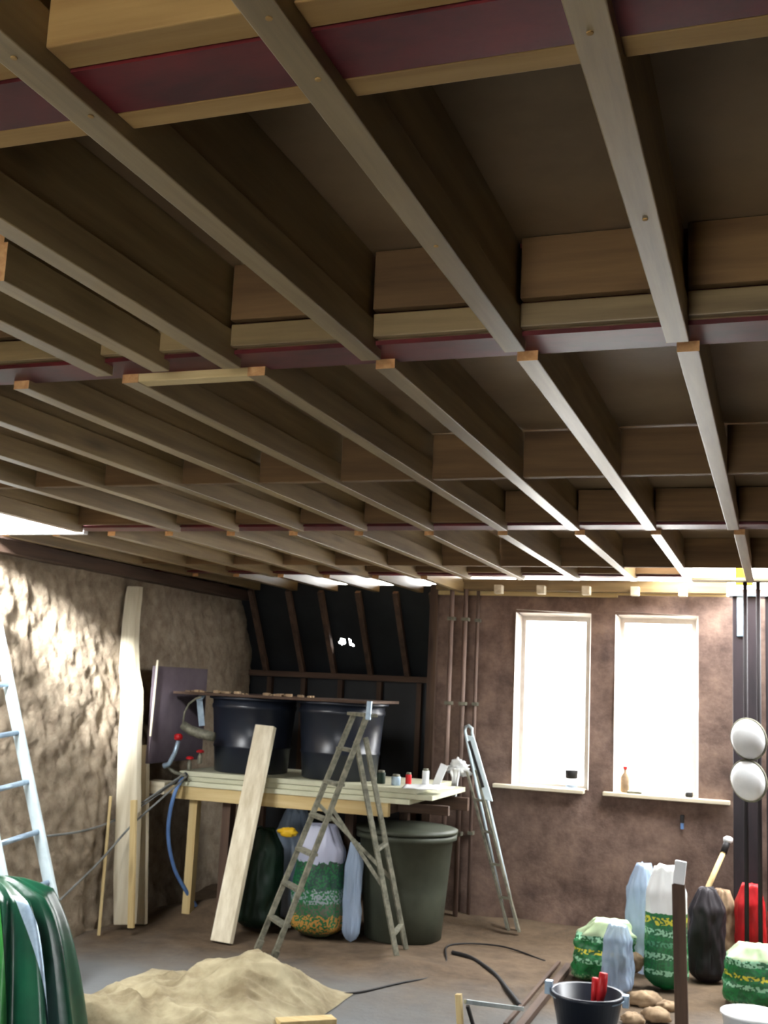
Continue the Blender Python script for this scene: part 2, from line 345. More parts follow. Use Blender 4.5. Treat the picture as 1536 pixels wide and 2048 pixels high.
joist(-.155, -2.6, .97, ZD1)
J2 = [-3.30, -2.98, -2.75, -2.44, -2.12, -1.80, -1.48, -1.145, -.82, -.497, -.165, .16, .49, .82, 1.15, 1.48]
J2 = [-3.345, -2.78, -2.46, -2.12, -1.80, -1.48, -1.14, -.82, -.497, -.165, .16, .49, .82, 1.15, 1.48]
for x in J2: joist(x, 2.235, 4.71, ZD2)
J3 = [-3.90, -3.58, -3.24, -2.92, -2.6, -2.28, -1.96, -1.63, -1.30, -1.0, -.82, -.49, -.145, .18, .5, .83, 1.16, 1.49]
J3 = [-3.90, -3.58, -3.24, -2.90, -2.55, -2.21, -1.87, -1.52, -1.17, -.82, -.49, -.145, .18, .5, .83, 1.16, 1.49]
for x in J3: joist(x, 4.84, 6.83, ZD2)
for x in J3[:6]: joist(x+.04, 6.84, 7.84, ZD2)

def beam(y0, y1, x0=-4.3, x1=1.95, z=2.322, h=.2, lab='maroon painted steel beam'):
    yc = (y0+y1)/2; b = MB().box(x0, x1, y0, y1, z, z+.010).box(x0, x1, yc-.004, yc+.004, z+.010, z+h-.01).box(x0, x1, y0, y1, z+h-.01, z+h)
    o = b.build('steel_beam', 'steel', ceil); o['label'] = lab; return o
beam(1.035, 1.135, h=.2); beam(2.135, 2.262, h=.2); beam(4.70, 4.83, -3.37, h=.15)
beam(6.75, 6.86, -4.3, -.5, h=.15)
MB().box(-.5, 1.95, 6.72, 6.86, 2.302, 2.318).build('steel_plate', 'whiteX', ceil)
def between(xs_, w=.0225): 
    xs_ = sorted(xs_); return [(a+w, b-w) for a, b in zip(xs_, xs_[1:]) if b-a > .1]
# packing timbers at beam 0
for a, b in between(J1):
    if a < -2.6 or b > 1.2: continue
    MB().box(a, b, .985, 1.033, 2.325, 2.50).build('blocking', 'ochreX', ceil, bevel=.002)
    MB().box(a, b, 1.137, 1.178, 2.322, 2.375).build('blocking', 'ochreX', ceil, bevel=.002)
# packing at beam 1
for a, b in between(J1):
    if a < -3.9 or b > 1.2: continue
    m_ = 'joistX'
    MB().box(a+.001, b-.001, 2.145, 2.185, 2.334, 2.386).build('blocking', m_, ceil, bevel=.002)
    MB().box(a+.001, b-.001, 2.105, 2.132, 2.392, 2.522).build('blocking', 'blockX', ceil, bevel=.002)
    MB().box(a+.001, b-.001, 2.112, 2.133, 2.334, 2.384).build('blocking', 'joistX', ceil, bevel=.002)
MB().box(-1.46, -1.16, 2.236, 2.28, 2.302, 2.325).build('packing_strip', 'paleX', ceil, bevel=.002)
# noggins in the second bay, packing at beam 2
for a, b in between(J2):
    if b > 1.3: continue
    MB().box(a, b, 3.565, 3.60, 2.312, 2.468).build('noggin', 'blockX', ceil, bevel=.002)
    MB().box(a, b, 4.66, 4.696, 2.334, 2.47).build('blocking', 'blockX', ceil, bevel=.002)
for a, b in between(J3):
    if b > 1.3: continue
    MB().box(a-.0088, b, 6.17, 6.2, 2.312, 2.4745).build('noggin', 'blockX', ceil, bevel=.002)
    if b < -.45: MB().box(a, b, 6.71, 6.746, 2.334, 2.47).build('blocking', 'blockX', ceil, bevel=.002)
MB().box(-4.02, -3.375, 4.79, 4.83, 2.304, 2.52).build('fascia_board', 'white', ceil, bevel=.003)
# plate over the window wall and the joist ends that stick out under it
MB().box(-2.36, -.31, 7.74, 7.80, 2.318, 2.40).build('wall_plate', 'joistX', ceil, bevel=.003)
MB().box(-2.36, -1.05, 7.80, 7.835, 2.285, 2.316).build('wall_plate', 'paleX', ceil, bevel=.003)
MB().box(-1.05, -.31, 7.78, 7.812, 2.300, 2.316).build('wall_plate', 'paleX', ceil, bevel=.003)
for px in (1012, 1092, 1178, 1272, 1366, 1462):
    p = onZ(px, 1190, 2.3); MB().box(p.x-.028, p.x+.028, 7.66, 7.735, 2.29, 2.35).build('joist_end', ['whiteY'], ceil, bevel=.003)
p = onY(1363, 1100, 6.15); MB().box(p.x-.008, p.x+.008, 6.155, 6.165, 2.32, 2.46).build('strap', 'paleZ', ceil)
p = onY(1488, 1147, 6.95); MB().box(p.x-.05, p.x+.05, 6.95, 7.0, 2.30, 2.42).build('timber_block', 'yellow', ceil)
# nail heads and joist plates seen on the undersides of the near joists
for (px, py) in ((28, 115), (182, 232), (538, 36), (636, 158), (1180, 65), (1290, 438), (872, 492)):
    p = onZ(px, py, ZB); MB().lathe([(.004, 0), (.004, -.0015), (.002, -.002)], (p.x, p.y, ZB), 10).build('nail_head', 'ochreX', ceil)

# ================================================================== THINGS
def V(*a): return Vector(a)
def lerp(a, b, t): return a+(b-a)*t
# ---- waney-edged post by the left wall
t = thing('timber_post', (-3.95, 6.30, 0), 'tall pale waney-edged timber post standing against the rough clay wall', 'post')
pts = [(1850, 226, 262), (1750, 226, 268), (1650, 230, 272), (1560, 233, 272), (1470, 236, 274), (1420, 240, 277), (1380, 241, 277), (1340, 237, 270), (1290, 240, 268), (1240, 244, 270), (1190, 250, 275), (1172, 254, 276)]
mb = MB(); vs = []; prof = []
for (y, x0, x1) in pts:
    a = onY(x0, y, 6.28); b = onY(x1, y, 6.32); prof.append((a, b))
for a, b in prof: vs += [a, b, b+V(.01, .05, 0), a+V(-.0, .05, 0)]
n = len(prof); fs = [(i*4+j, i*4+(j+1) % 4, (i+1)*4+(j+1) % 4, (i+1)*4+j) for i in range(n-1) for j in range(4)]+[(3, 2, 1, 0), (4*n-4, 4*n-3, 4*n-2, 4*n-1)]
mb.add(vs, fs).build('trunk', 'whiteZ', t, smooth=False, bevel=.006)
# ---- boards beside the post
def leaner(name, label, cat, p0, p1, w_, h_, mname, side=(1, 0, 0), group=None, bevel=.003):
    b = MB().bar(p0, p1, w_, h_, side); o = b.build(name, mname, bevel=bevel); return tag(o, label, cat, group)
leaner('board', 'short pale board upright beside the waney post, under the platform end', 'board', onY(281, 1848, 6.50), onY(286, 1490, 6.53), .085, .035, 'whiteZ')
leaner('board', 'narrow yellowish board upright between the waney post and platform leg', 'board', onY(262, 1856, 6.22), onY(268, 1600, 6.23), .04, .025, 'paleZ')
leaner('lath', 'thin lath leaning on the clay wall left of the waney post', 'lath', V(-3.93, 6.1, .01), V(-3.99, 6.2, .83), .018, .012, 'paleZ')
# ---- grey-purple panel on the clay wall
o = MB().box(-3.94, -3.915, 6.50, 7.22, 1.02, 1.66).build('wall_panel', 'purple'); tag(o, 'dull purple grey sheet fixed to the clay wall behind the tubs', 'panel')
leaner('stick', 'thin pale stick standing at the left edge of the purple grey sheet', 'stick', V(-3.9, 6.47, 1.2), V(-3.9, 6.49, 1.70), .012, .012, 'whiteZ')

# ---- platform
pl = thing('work_platform', (-3.0, 7.0, 0), 'rough timber platform carrying the black tubs, made of pale boards', 'platform')
MB().box(-3.84, -2.30, 6.70, 6.745, .79, .875).build('front_beam', 'paleX', pl, bevel=.003)
MB().box(-3.84, -1.98, 7.42, 7.465, .79, .875).build('rear_beam', 'darkX', pl, bevel=.003)
for x in (-3.72, -3.15, -2.6, -2.34): MB().box(x-.022, x+.022, 6.748, 7.417, .80, .874).build('cross_bearer', 'darkY', pl)
for k, (x0, x1, y0, dz) in enumerate(((-3.78, -2.16, 6.69, 0), (-3.74, -2.02, 6.72, .033), (-3.80, -2.12, 6.71, .066))):
    MB().box(x0, x1, y0, 7.5, .876+dz, .907+dz).build('sheet', 'sheet', pl, bevel=.003)
for (x, y, m_) in ((-3.70, 6.78, 'paleZ'), (-3.46, 6.80, 'darkZ'), (-2.66, 7.0, 'darkZ'), (-2.40, 7.35, 'darkZ'), (-3.75, 7.40, 'darkZ')):
    MB().box(x-.03, x+.03, y-.03, y+.03, fl_z(x, y)-.01, .80).build('leg', m_, pl, bevel=.002)
MB().box(-2.45, -1.98, 6.95, 6.985, .80, .86).build('side_rail', 'darkX', pl, bevel=.003)
MB().box(-4.0, -3.842, 6.60, 6.74, .82, .90).build('bearer_end', 'whiteX', pl, bevel=.004)

# ---- black tubs and lid board
def tub(x, y, label):
    t = thing('round_tub', (x, y, .98), label, 'tub', 'black tubs on the platform')
    z0 = .976; pr = [(.235, z0), (.25, z0+.005), (.262, z0+.16), (.268, z0+.165), (.268, z0+.18), (.264, z0+.185), (.285, z0+.42), (.292, z0+.425), (.292, z0+.45), (.286, z0+.455), (.29, z0+.488)]
    MB().lathe(pr, (x, y, 0), 48).build('tub_body', 'blackplastic', t, smooth=True)
    MB().lathe([(.288, z0+.483), (.312, z0+.486), (.314, z0+.50), (.29, z0+.502)], (x, y, 0), 48).build('rim', 'blackplastic', t, smooth=True)
    return t
tub(-3.42, 7.02, 'left of two large black round tubs on the platform, with a metal strap')
tub(-2.77, 7.03, 'right of two large black round tubs on the platform, behind the stepladder top')
o = MB().box(-3.90, -2.46, 6.72, 7.3, 1.480, 1.498).build('cover_board', 'darkX', bevel=.003); tag(o, 'thin dusty board lying across the tops of both black tubs', 'board')
mb = MB()
for k in range(40):
    x = -3.85+random.random()*1.1; y = 6.73+random.random()*.1; r = .006+random.random()*.012
    mb.box(x-r, x+r, y-r, y+r, 1.499, 1.499+r)
tag(mb.build('debris', 'stone', o), kind='stuff')
a = onY(399, 1398, 6.72); b = onY(404, 1452, 6.72)
o = MB().bar(b, a, .045, .006).build('metal_strap', 'galv', bevel=.001); tag(o, 'blue grey galvanised strap hanging down the front of the left tub', 'strap')
MB().bar(a+V(0, -.006, -.01), a+V(0, .05, .03), .045, .006).build('hook', 'galv', o)
t = thing('metal_scoop', onY(398, 1460, 6.66), 'grey metal scoop hanging by its hoop before the left tub', 'scoop')
P = [onY(x, y, 6.66) for x, y in ((366, 1448), (369, 1425), (378, 1408), (392, 1397), (402, 1394))]
MB().tube(P, .007).build('hoop_handle', 'dirtyalu', t, smooth=True)
P = [onY(x, y, 6.64) for x, y in ((366, 1450), (380, 1460), (400, 1467), (428, 1474))]
MB().tube(P, [.028, .032, .034, .030], 12).build('trough', 'dirtyalu', t, smooth=True)
# ---- taps, hoses and cables at the platform's left end
def tap(p, label):
    t = thing('water_tap', p, label, 'tap', 'red handled taps at the platform end')
    MB().lathe([(.012, -.05), (.016, -.045), (.014, 0), (.009, .008), (.009, .02)], p, 12).build('valve_body', 'dirtyalu', t, smooth=True)
    MB().lathe([(.010, .02), (.026, .023), (.028, .032), (.018, .04), (.006, .042)], p, 8).build('handle', 'redp', t)
tap(onY(400, 1512, 6.70)+V(0, 0, 0), 'larger red handled tap standing at the foot of the left tub')
tap(onY(379, 1525, 6.72), 'smaller dull red tap left of the larger red handled tap')
t = thing('hose_valve', onY(357, 1475, 6.62), 'short pale blue pipe with a red knob left of the black tubs', 'valve')
P = [onY(x, y, 6.62) for x, y in ((357, 1482), (350, 1505), (338, 1528), (328, 1532))]
MB().tube(P, [.014, .016, .016, .02]).build('pipe', 'galv', t, smooth=True)
MB().lathe([(.018, -.02), (.028, -.012), (.028, .012), (.014, .022)], onY(357, 1474, 6.62), 12).build('knob', 'redp', t, smooth=True)
MB().tube([onY(x, y, 6.66) for x, y in ((332, 1532), (350, 1545), (372, 1552))], .012).build('elbow', 'dirtyalu', t)
def smoothpath(pts, n=10):
    out = []; k = len(pts)
    for i in range(k-1):
        p0, p1, p2, p3 = pts[max(i-1, 0)], pts[i], pts[i+1], pts[min(i+2, k-1)]
        for j in range(n):
            u = j/n; out.append(.5*((2*p1)+(p2-p0)*u+(2*p0-5*p1+4*p2-p3)*u*u+(3*p1-p0-3*p2+p3)*u**3))
    return out+[pts[-1]]
P = [onY(x, y, d) for x, y, d in ((372, 1548, 6.70), (352, 1580, 6.60), (339, 1630, 6.58), (337, 1680, 6.60), (350, 1740, 6.66), (374, 1785, 6.75), (392, 1812, 6.84))]
tag(MB().tube(smoothpath(P), .013, 8).build('blue_hose', 'bluehose', smooth=True), 'blue hose drooping from the platform end down to the floor', 'hose')
def cable(name, P, r, m_, lab, cat='cable'): return tag(MB().tube(smoothpath(P, 8), r, 6).build(name, m_, smooth=True), lab, cat)
cable('grey_cable', [onY(372, 1545, 6.68), onY(300, 1595, 6.45), onY(230, 1640, 6.30), onX(165, 1662, -3.9), onX(95, 1672, -3.9)], .007, 'grey', 'upper grey cable stretched from the taps across the waney post')
cable('grey_cable', [onY(374, 1552, 6.66), onY(320, 1600, 6.42), onY(262, 1652, 6.28), onY(200, 1722, 6.0), onX(120, 1800, -3.8)], .007, 'grey', 'lower grey cable sloping from the taps down towards the ladder foot')
cable('grey_cable', [onY(368, 1550, 6.70), onY(315, 1590, 6.50), onY(275, 1618, 6.40), onY(255, 1632, 6.36)], .006, 'grey', 'short grey cable bundled with the two longer ones near the taps')

# ---- leaning plank
d0 = onZ(443, 1888, 0.0); d1 = onY(532, 1452, 6.66)
b_ = leaner('leaning_plank', 'long thick pale plank leaning against the platform front', 'plank', d0+V(0, 0, .01), V(d1.x, 6.66, d1.z), .135, .05, 'whiteZ', bevel=.004)

# ---- bits on the right end of the platform
def blob(name, c, r, m_, lab, cat, sz=(1, 1, 1), amp=.25, fr=6, par=None, seg=16, zmin=None, group=None, sd=0):
    def f(u, v):
        a = 2*math.pi*u; e = math.pi*(v-.5); p = V(math.cos(a)*math.cos(e)*sz[0], math.sin(a)*math.cos(e)*sz[1], math.sin(e)*sz[2])
        q = p*r*(1+amp*noise.noise(p*fr*.4+V(c[0]*3+sd, c[1]*2, c[2]*5))+amp*.4*noise.noise(p*fr+V(sd, 0, 0))) + Vector(c)
        if zmin is not None: q.z = max(q.z, zmin)
        return q
    o = MB().grid(f, seg*2, seg).build(name, m_, par, smooth=True)
    if lab: tag(o, lab, cat, group)
    return o
ZT = .974
def tin(px, Y, r, h, m_, lab, cat, name):
    p = onY(px, 1560, Y); t = thing(name, (p.x, Y, ZT), lab, cat)
    MB().lathe([(r*.96, 0), (r, .004), (r, h-.004), (r*.97, h)], (p.x, Y, ZT), 16).build('body', m_, t, smooth=True)
    MB().lathe([(r*.8, h), (r*.8, h+.012), (r*.7, h+.014)], (p.x, Y, ZT), 16).build('cap', 'dirtyalu', t, smooth=True)
tin(762, 6.9, .028, .07, 'darkgreen', 'small dark tin on the platform just right of the stepladder', 'tin', 'small_tin_or_lid')
tin(792, 6.86, .03, .055, 'galv', 'small shiny blue grey tin right of the dark tin', 'tin', 'small_tin_or_lid')
tin(851, 6.92, .022, .10, 'white', 'upright white bottle among papers at the right platform end', 'bottle', 'small_bottle')
tin(817, 7.02, .02, .06, 'redp', 'little red container behind the papers on the platform', 'container', 'small_container')
for k, (px, Y, rz, ww, lab) in enumerate(((842, 6.80, .2, .16, 'crumpled pale paper hanging over the right front platform edge'), (872, 6.84, -.3, .12, 'pale folded paper at the far right corner of the platform'))):
    p = onY(px, 1570, Y)
    def f(u, v, p=p, rz=rz, ww=ww, k=k):
        x = (u-.5)*ww*1.3; y = (v-.5)*.2; z = .012+.014*nz(x*12, y*12, k)
        if y < -.06: z -= (-.06-y)*.25
        c, s_ = math.cos(rz), math.sin(rz); return (p.x+x*c-y*s_, Y+x*s_+y*c, ZT+max(z, .002))
    tag(MB().grid(f, 14, 10).build('paper_sheet', 'white', smooth=True, solid=.003), lab, 'paper')
p = onY(878, 1538, 7.0)
tag(MB().bar(V(p.x-.02, 7.0, ZT), V(p.x+.03, 7.02, ZT+.14), .05, .008).build('paper_card', 'white'), 'small white card standing up behind the papers on the platform', 'card')

# ---- vertical poles right of the recess
for k, (px, Y, r, lab, yb) in enumerate(((897, 7.66, .017, 'leftmost of the three dusty upright pipes beside the window wall', 1700), (925, 7.70, .017, 'middle of the three dusty upright pipes, with white rag on it', 1640), (950, 7.80, .013, 'thinnest, rightmost upright pipe beside the window wall', 1560))):
    a = onY(px, 1400, Y); t = thing('upright_pipe', (a.x, Y, 0), lab, 'pipe', 'upright pipes beside the window wall')
    MB().tube([V(a.x, Y, fl_z(a.x, Y)-.005), V(a.x, Y, 2.316)], r, 10).build('pipe', 'pipe', t, smooth=True)
    for z in (.6, 1.5, 2.1): MB().box(a.x-r*1.5, a.x+r*1.5, Y-r*1.2, Y+r*1.2+.02, z-.012, z+.012).build('clip', 'dirtyalu', t)
p = onY(915, 1530, 7.58)
o = blob('white_rag', (p.x, 7.60, p.z-.02), .075, 'white', 'crumpled white rag tied around the upright pipes', 'rag', (1, .35, .7), .7, 9)
def f(u, v):
    x = p.x-.01+(u-.5)*.07*(1-v*.6); z = p.z-.02-v*.2; return (x+.01*nz(u*4, v*4), 7.56+.02*nz(u*6, v*3, 2), z)
MB().grid(f, 8, 12).build('rag_tail', 'white', o, smooth=True, solid=.004)

# ---- stepladder
t = thing('stepladder', (-2.5, 6.4, 0), 'paint-splashed aluminium stepladder standing open before the platform', 'stepladder')
A0, A1 = onZ(517, 1908, 0), onZ(545, 1935, 0); B0, B1 = onZ(812, 1902, 0), onZ(795, 1925, 0)
ap = onY(722, 1432, 6.42); wd = (A1-A0); wd.z = 0; wn = wd.normalized()
A0 = onZ(514, 1903, 0); A1 = onZ(545, 1926, 0); wn = (A1-A0).normalized()
T0 = onY(706, 1442, 6.46); T1 = onY(733, 1440, 6.28); T0.z = T1.z = ap.z
for s0, s1 in ((A0, T0), (A1, T1)):
    MB().bar(s0+V(0, 0, .02), s1, .02, .032, wn).build('stile', 'dirtyalu', t, bevel=.003)
    MB().bar(s0+V(0, 0, .012), s0+V(0, 0, .012)+(s1-s0)*.04, .026, .04, wn).build('rubber_foot', 'dirtyalu', t, bevel=.003)
for k in range(1, 7):
    u = k/7.; a = lerp(A0, T0, u); b = lerp(A1, T1, u)
    MB().bar(a, b, .055, .018, (1, .4, 0)).build('tread', 'dirtyalu', t, bevel=.002)
TB0 = onY(731, 1475, 6.52); TB1 = onY(712, 1482, 6.34)
for s0, s1 in ((B0, TB0), (B1, TB1)):
    MB().bar(s0+V(0, 0, .01), s1, .02, .03, wn).build('rear_stile', 'dirtyalu', t, bevel=.002)
for u in (.12, .5): MB().bar(lerp(B0, TB0, u), lerp(B1, TB1, u), .018, .03, (0, 0, 1)).build('rear_brace', 'dirtyalu', t, bevel=.002)
for (a0, a1, b0, b1) in ((A0, T0, B0, TB0), (A1, T1, B1, TB1)):
    MB().bar(lerp(a0, a1, .62), lerp(b0, b1, .33), .006, .022, wn).build('spreader_bar', 'dirtyalu', t)
MB().bar(T0-wn*.03+V(.01, .01, .01), T1+wn*.03+V(.01, .01, .01), .09, .02, (1, .4, 0)).build('top_platform', 'dirtyalu', t, bevel=.004)
q = T1+V(.02, -.03, .045)
MB().bar(q-V(0, 0, .06), q+V(.005, 0, .05), .03, .015).build('top_bracket', 'galv', t, bevel=.003)

# ---- folded steps leaning by the window wall
t = thing('folded_steps', (-1.67, 7.6, 0), 'narrow folded aluminium steps leaning on the window wall, shiny at the top', 'stepladder')
a0 = V(-1.725, 7.60, .03); a1 = V(-1.655, 7.60, .03)
c0 = onY(930, 1462, 7.72); c1 = onY(944, 1466, 7.66)
P0 = [a0, lerp(a0, c0, .5), c0, c0+V(.005, .0, .03), lerp(c0, c1, .5)+V(0, 0, .045), c1+V(0, 0, .03), c1, lerp(a1, c1, .5), a1]
MB().tube(P0, .011, 8).build('tube_frame', 'bluewhite', t, smooth=True)
e0, e1 = a0+V(.03, -.08, 0), a1+V(.03, -.08, 0); f0 = onY(932, 1535, 7.60); f1 = onY(952, 1540, 7.60)
for s, e in ((e0, f0), (e1, f1)): MB().bar(s, e, .016, .03).build('stile', 'dirtyalu', t, bevel=.002)
for k in range(1, 5):
    u = k/5.; MB().bar(lerp(e0, f0, u), lerp(e1, f1, u), .03, .014, (0, 1, 0)).build('tread', 'dirtyalu', t)
u0 = onY(962, 1600, 7.58); u1 = onY(986, 1606, 7.58)
h0 = onY(934, 1470, 7.62); h1 = onY(948, 1474, 7.62)
mb = MB(); mb.add([h0, h1, lerp(h1, u1, .98), lerp(h0, u0, .98)]+[q+V(0, .015, 0) for q in (h0, h1, lerp(h1, u1, .98), lerp(h0, u0, .98))], [(0, 1, 2, 3), (7, 6, 5, 4), (0, 4, 5, 1), (1, 5, 6, 2), (2, 6, 7, 3), (3, 7, 4, 0)])
mb.build('top_channel', 'bluewhite', t, bevel=.003)
mb = MB()
l0 = onY(938, 1482, 7.615); l1 = onY(966, 1575, 7.575); mb.bar(l0, l1, .02, .006).build('slot', 'black', t)

# ---- long ladder at the left edge
t = thing('long_ladder', (-3.5, 5.0, 0), 'long white ladder at the left edge leaning on the clay wall', 'ladder')
foot = onZ(142, 1978, 0.0); 
up = onY(12, 1340, 4.93); dr = (up-foot).normalized(); topR = foot+dr*2.02
side = V(0, -1, 0); side = (side-dr*side.dot(dr)).normalized()
footL = foot+side*.36; footL.z = max(footL.z, .0); topL = topR+side*.36
nrm = dr.cross(side)
for nm, a, b in (('rail', foot, topR), ('rail', footL, topL)):
    MB().bar(a, b, .028, .062, side).build(nm, 'bluewhite', t, bevel=.006)
for k in range(0, 7):
    q = foot+dr*(.262*k+.28); MB().tube([q, q+side*.36], .014, 10).build('rung', 'galv', t, smooth=True)

# ---- green tarpaulin heap
t = thing('green_tarpaulin', (-3.2, 4.3, 0), 'dark green tarpaulin draped over a heap at the lower left', 'tarpaulin')
cx, cy = -3.22, 4.16
def f(u, v):
    a = 2*math.pi*u; rr = .12+.25*v**1.0; H = .70
    z = H*(1-v**2.2)
    fold_and_highlight = (.055*math.sin(a*9+2*math.sin(a*3))+.03*math.sin(a*17+1))*(v**.7)
    rx = (rr+fold_and_highlight)*(0 if v == 0 else 1)*min(1, v*3)
    return (cx+math.cos(a)*rx*1.05, cy+math.sin(a)*rx*1.0, max(.01, z+.02*nz(math.cos(a)*2, math.sin(a)*2, v*4)))
MB().grid(f, 180, 30).build('sheet', 'greentarp', t, smooth=True)
for k, (a_, w2, m_) in enumerate(((-.95, .10, 'greenhighlight'), (-.45, .06, 'galv'), (-1.45, .07, 'galv'), (-1.9, .08, 'greenhighlight'))):  # strips laid on the tarpaulin, their lighter colours stand in for highlights
    def g(u, v, a_=a_, w2=w2):
        a = a_+(u-.5)*w2*2+.25*v; p = Vector(f((a % (2*math.pi))/(2*math.pi), .30+.68*v)); d = V(math.cos(a), math.sin(a), .3)*.008
        return p+d
    MB().grid(g, 10, 24).build('fold_and_highlight', m_, t, smooth=True)

# ---- hessian sheet on the floor
def f(u, v):
    x = -3.25+u*1.15; y = 4.45+v*1.15
    x += .06*nz(u*3, v*3, 5); y += .10*nz(u*3, v*2, 9)+ .10*u
    r = max(0, 1-((u-.5)*2)**6)*max(0, 1-((v-.5)*2)**6)
    wx = x+.25*nz(x, y, 2, 1.7); rg = max(0, 1-abs(nz(wx+y*.5, y*.6-wx*.3, 4, 3.2))*3.0); h = .02+.10*(.5+.5*math.tanh(2.2*fbm(x+3.2, y, 1.5, 1.7, 1)))+.035*rg**1.3+.018*max(0, 1-abs(nz(wx, y, 4, 9))*3) + .09*math.exp(-((u-.62)/.25)**2-((v-.72)/.2)**2)
    return (x, y, fl_z(x, y)+.006+h*r)
o = MB().grid(f, 110, 110).build('hessian_sheet', 'hessian', smooth=True); tag(o, 'dirty beige hessian sheet crumpled on the floor at bottom centre left', 'sheet')
p = onZ(655, 2040, .1)
leaner('board_offcut', 'short dirty board offcut on the floor at the bottom edge beside hessian', 'offcut', onZ(555, 2046, .06), onZ(668, 2040, .05), .07, .03, 'paleX', (0, 1, 0))

# ---- under the platform
def sack(name, x, y, w_, d_, h, m_, lab, cat, amp=.10, par=None, tie=False, lean=0, sd=0):
    zf = fl_z(x, y)
    def f(u, v):
        a = 2*math.pi*u; prof_ = (min(1, (v*9)**.5) if v < .11 else 1)*(1-.12*v); 
        if v > .8: prof_ *= 1-(v-.8)*2.6*(1 if tie else .75)
        e = 2.6; ca, sa = math.cos(a), math.sin(a); k = (abs(ca)**e+abs(sa)**e)**(-1/e)
        n_ = 1+amp*noise.noise(V(ca*1.5+sd, sa*1.5, v*3.2))+amp*.6*noise.noise(V(ca*4+sd, sa*4, v*6))-(.05+amp*.35)*(1-abs(noise.noise(V(ca*3.2+sd+v*2, sa*3.2, v*5)))*3)**2*.5
        return (x+ca*k*w_/2*prof_*n_+lean*v, y+sa*k*d_/2*prof_*n_, zf+h*v*(1+.05*noise.noise(V(ca*2, sa*2, sd))*v))
    o = MB().grid(f, 88, 30)
    me_top = len(o.v); 
    top = [Vector(o.v[i*31+30]) for i in range(88)]
    c = sum(top, V(0, 0, 0))/88; o.v.append(tuple(c+V(0, 0, .01))); ci = len(o.v)-1
    o.f += [(i*31+30, (i+1)*31+30, ci) for i in range(88)]; o.mi += [0]*44
    ob = o.build(name, m_, par, smooth=True)
    for vv in []: pass
    if lab: tag(ob, lab, cat)
    return ob
def local(o, loc):   # move the mesh origin to the base so print bands start there
    loc = Vector(loc); o.data.transform(Matrix.Translation(-loc)); o.location = loc; return o
o = sack('green_sack', -3.17, 6.74, .30, .30, .62, 'darkgreen', 'dark green sack on the floor behind the leaning plank', 'sack', .15, sd=2)
o = local(sack('printed_sack', -2.78, 6.80, .34, .26, .70, 'bagprint3', 'tall printed sack with white and orange areas under the platform', 'sack', .12, sd=4), (-2.78, 6.80, 0))
o = sack('pale_sack', -3.12, 7.15, .26, .2, .72, 'clearbag', 'greyish plastic sack standing behind the dark green sack', 'sack', .2, sd=7)
p = onY(558, 1748, 6.62); blob('yellow_bag', (p.x, 6.72, .64), .06, 'yellow', 'small yellow bag on top of the dark green sack', 'bag', (1.1, .6, .5), .35)
# grey tub / dustbin
t = thing('storage_bin', (-2.30, 7.12, 0), 'large grey green plastic bin under the right of the platform', 'bin')
mb = MB(); zf = .0
mb.lathe([(.23, zf), (.25, zf+.01), (.275, zf+.3), (.305, zf+.62), (.33, zf+.63), (.33, zf+.66), (.30, zf+.665)], (-2.30, 7.1, 0), 40).build('bin_body', 'greygreen', t, smooth=True)
MB().lathe([(.31, .665), (.335, .67), (.335, .69), (.30, .70), (.1, .715)], (-2.30, 7.1, 0), 40).build('lid', 'greygreen', t, smooth=True)
p = onY(716, 1750, 6.8); o = sack('clear_sack', -2.545, 6.80, .12, .10, .60, 'clearbag', 'narrow milky plastic sack hanging before the grey green bin', 'sack', .2, sd=9)

# ---- dark column group at right
t = thing('dark_column', (0.0, 7.55, 0), 'wide dusty dark column at the right, below the bright opening', 'column')
a = onY(1466, 1500, 7.5)
MB().box(a.x, a.x+.16, 7.5, 7.64, -.02, 2.28).build('shaft', 'column', t, bevel=.006)
MB().box(a.x-.02, a.x+.30, 7.47, 7.67, 2.28, 2.298).build('cap_plate', 'galv', t)
p = onY(1480, 1215, 7.47); MB().box(p.x-.02, p.x+.035, 7.485, 7.5, 2.02, 2.28).build('bracket', 'galv', t, bevel=.002)
MB().box(a.x+.20, a.x+.36, 7.5, 7.64, -.02, 2.28).build('shaft', 'column', t, bevel=.006)
def prop(px, Y, r, lab):
    a = onY(px, 1700, Y); t = thing('thin_prop', (a.x, Y, 0), lab, 'prop', 'thin dark props before the column')
    MB().tube([V(a.x, Y, 0), V(a.x, Y, 2.30)], r, 12).build('tube', 'column', t, smooth=True)
    MB().box(a.x-.03, a.x+.03, Y-.05, Y+.05, -.01, .006+fl_z(a.x, Y)).build('foot_plate', 'column', t)
    MB().tube([V(a.x, Y, 1.15), V(a.x, Y, 1.22)], r*1.3, 12).build('collar', 'column', t, smooth=True)
    return a
q1 = prop(1493, 6.80, .013, 'left one of the two thin dark props, behind the round lamps'); q2 = prop(1520, 6.78, .013, 'right one of the two thin dark props, near the frame edge')
for (py, lab) in ((1478, 'upper of the two white round bulkhead lamps on the dark props'), (1561, 'lower of the two white round bulkhead lamps on the dark props')):
    p = onY(1498, py, 6.70); t = thing('bulkhead_lamp', p, lab, 'lamp', 'white round lamps on the dark props')
    ax = (-.25, -1, -.05)
    MB().lathe([(.0, -.01), (.10, -.008), (.102, .012), (.095, .016)], p, 32, ax=ax, sx=1, sy=1.18).build('base', 'dirtyalu', t, smooth=True)
    MB().lathe([(.094, .014), (.09, .035), (.075, .058), (.05, .073), (.02, .08), (.002, .081)], p, 32, ax=ax, sx=1, sy=1.18).build('dome', 'white', t, smooth=True)
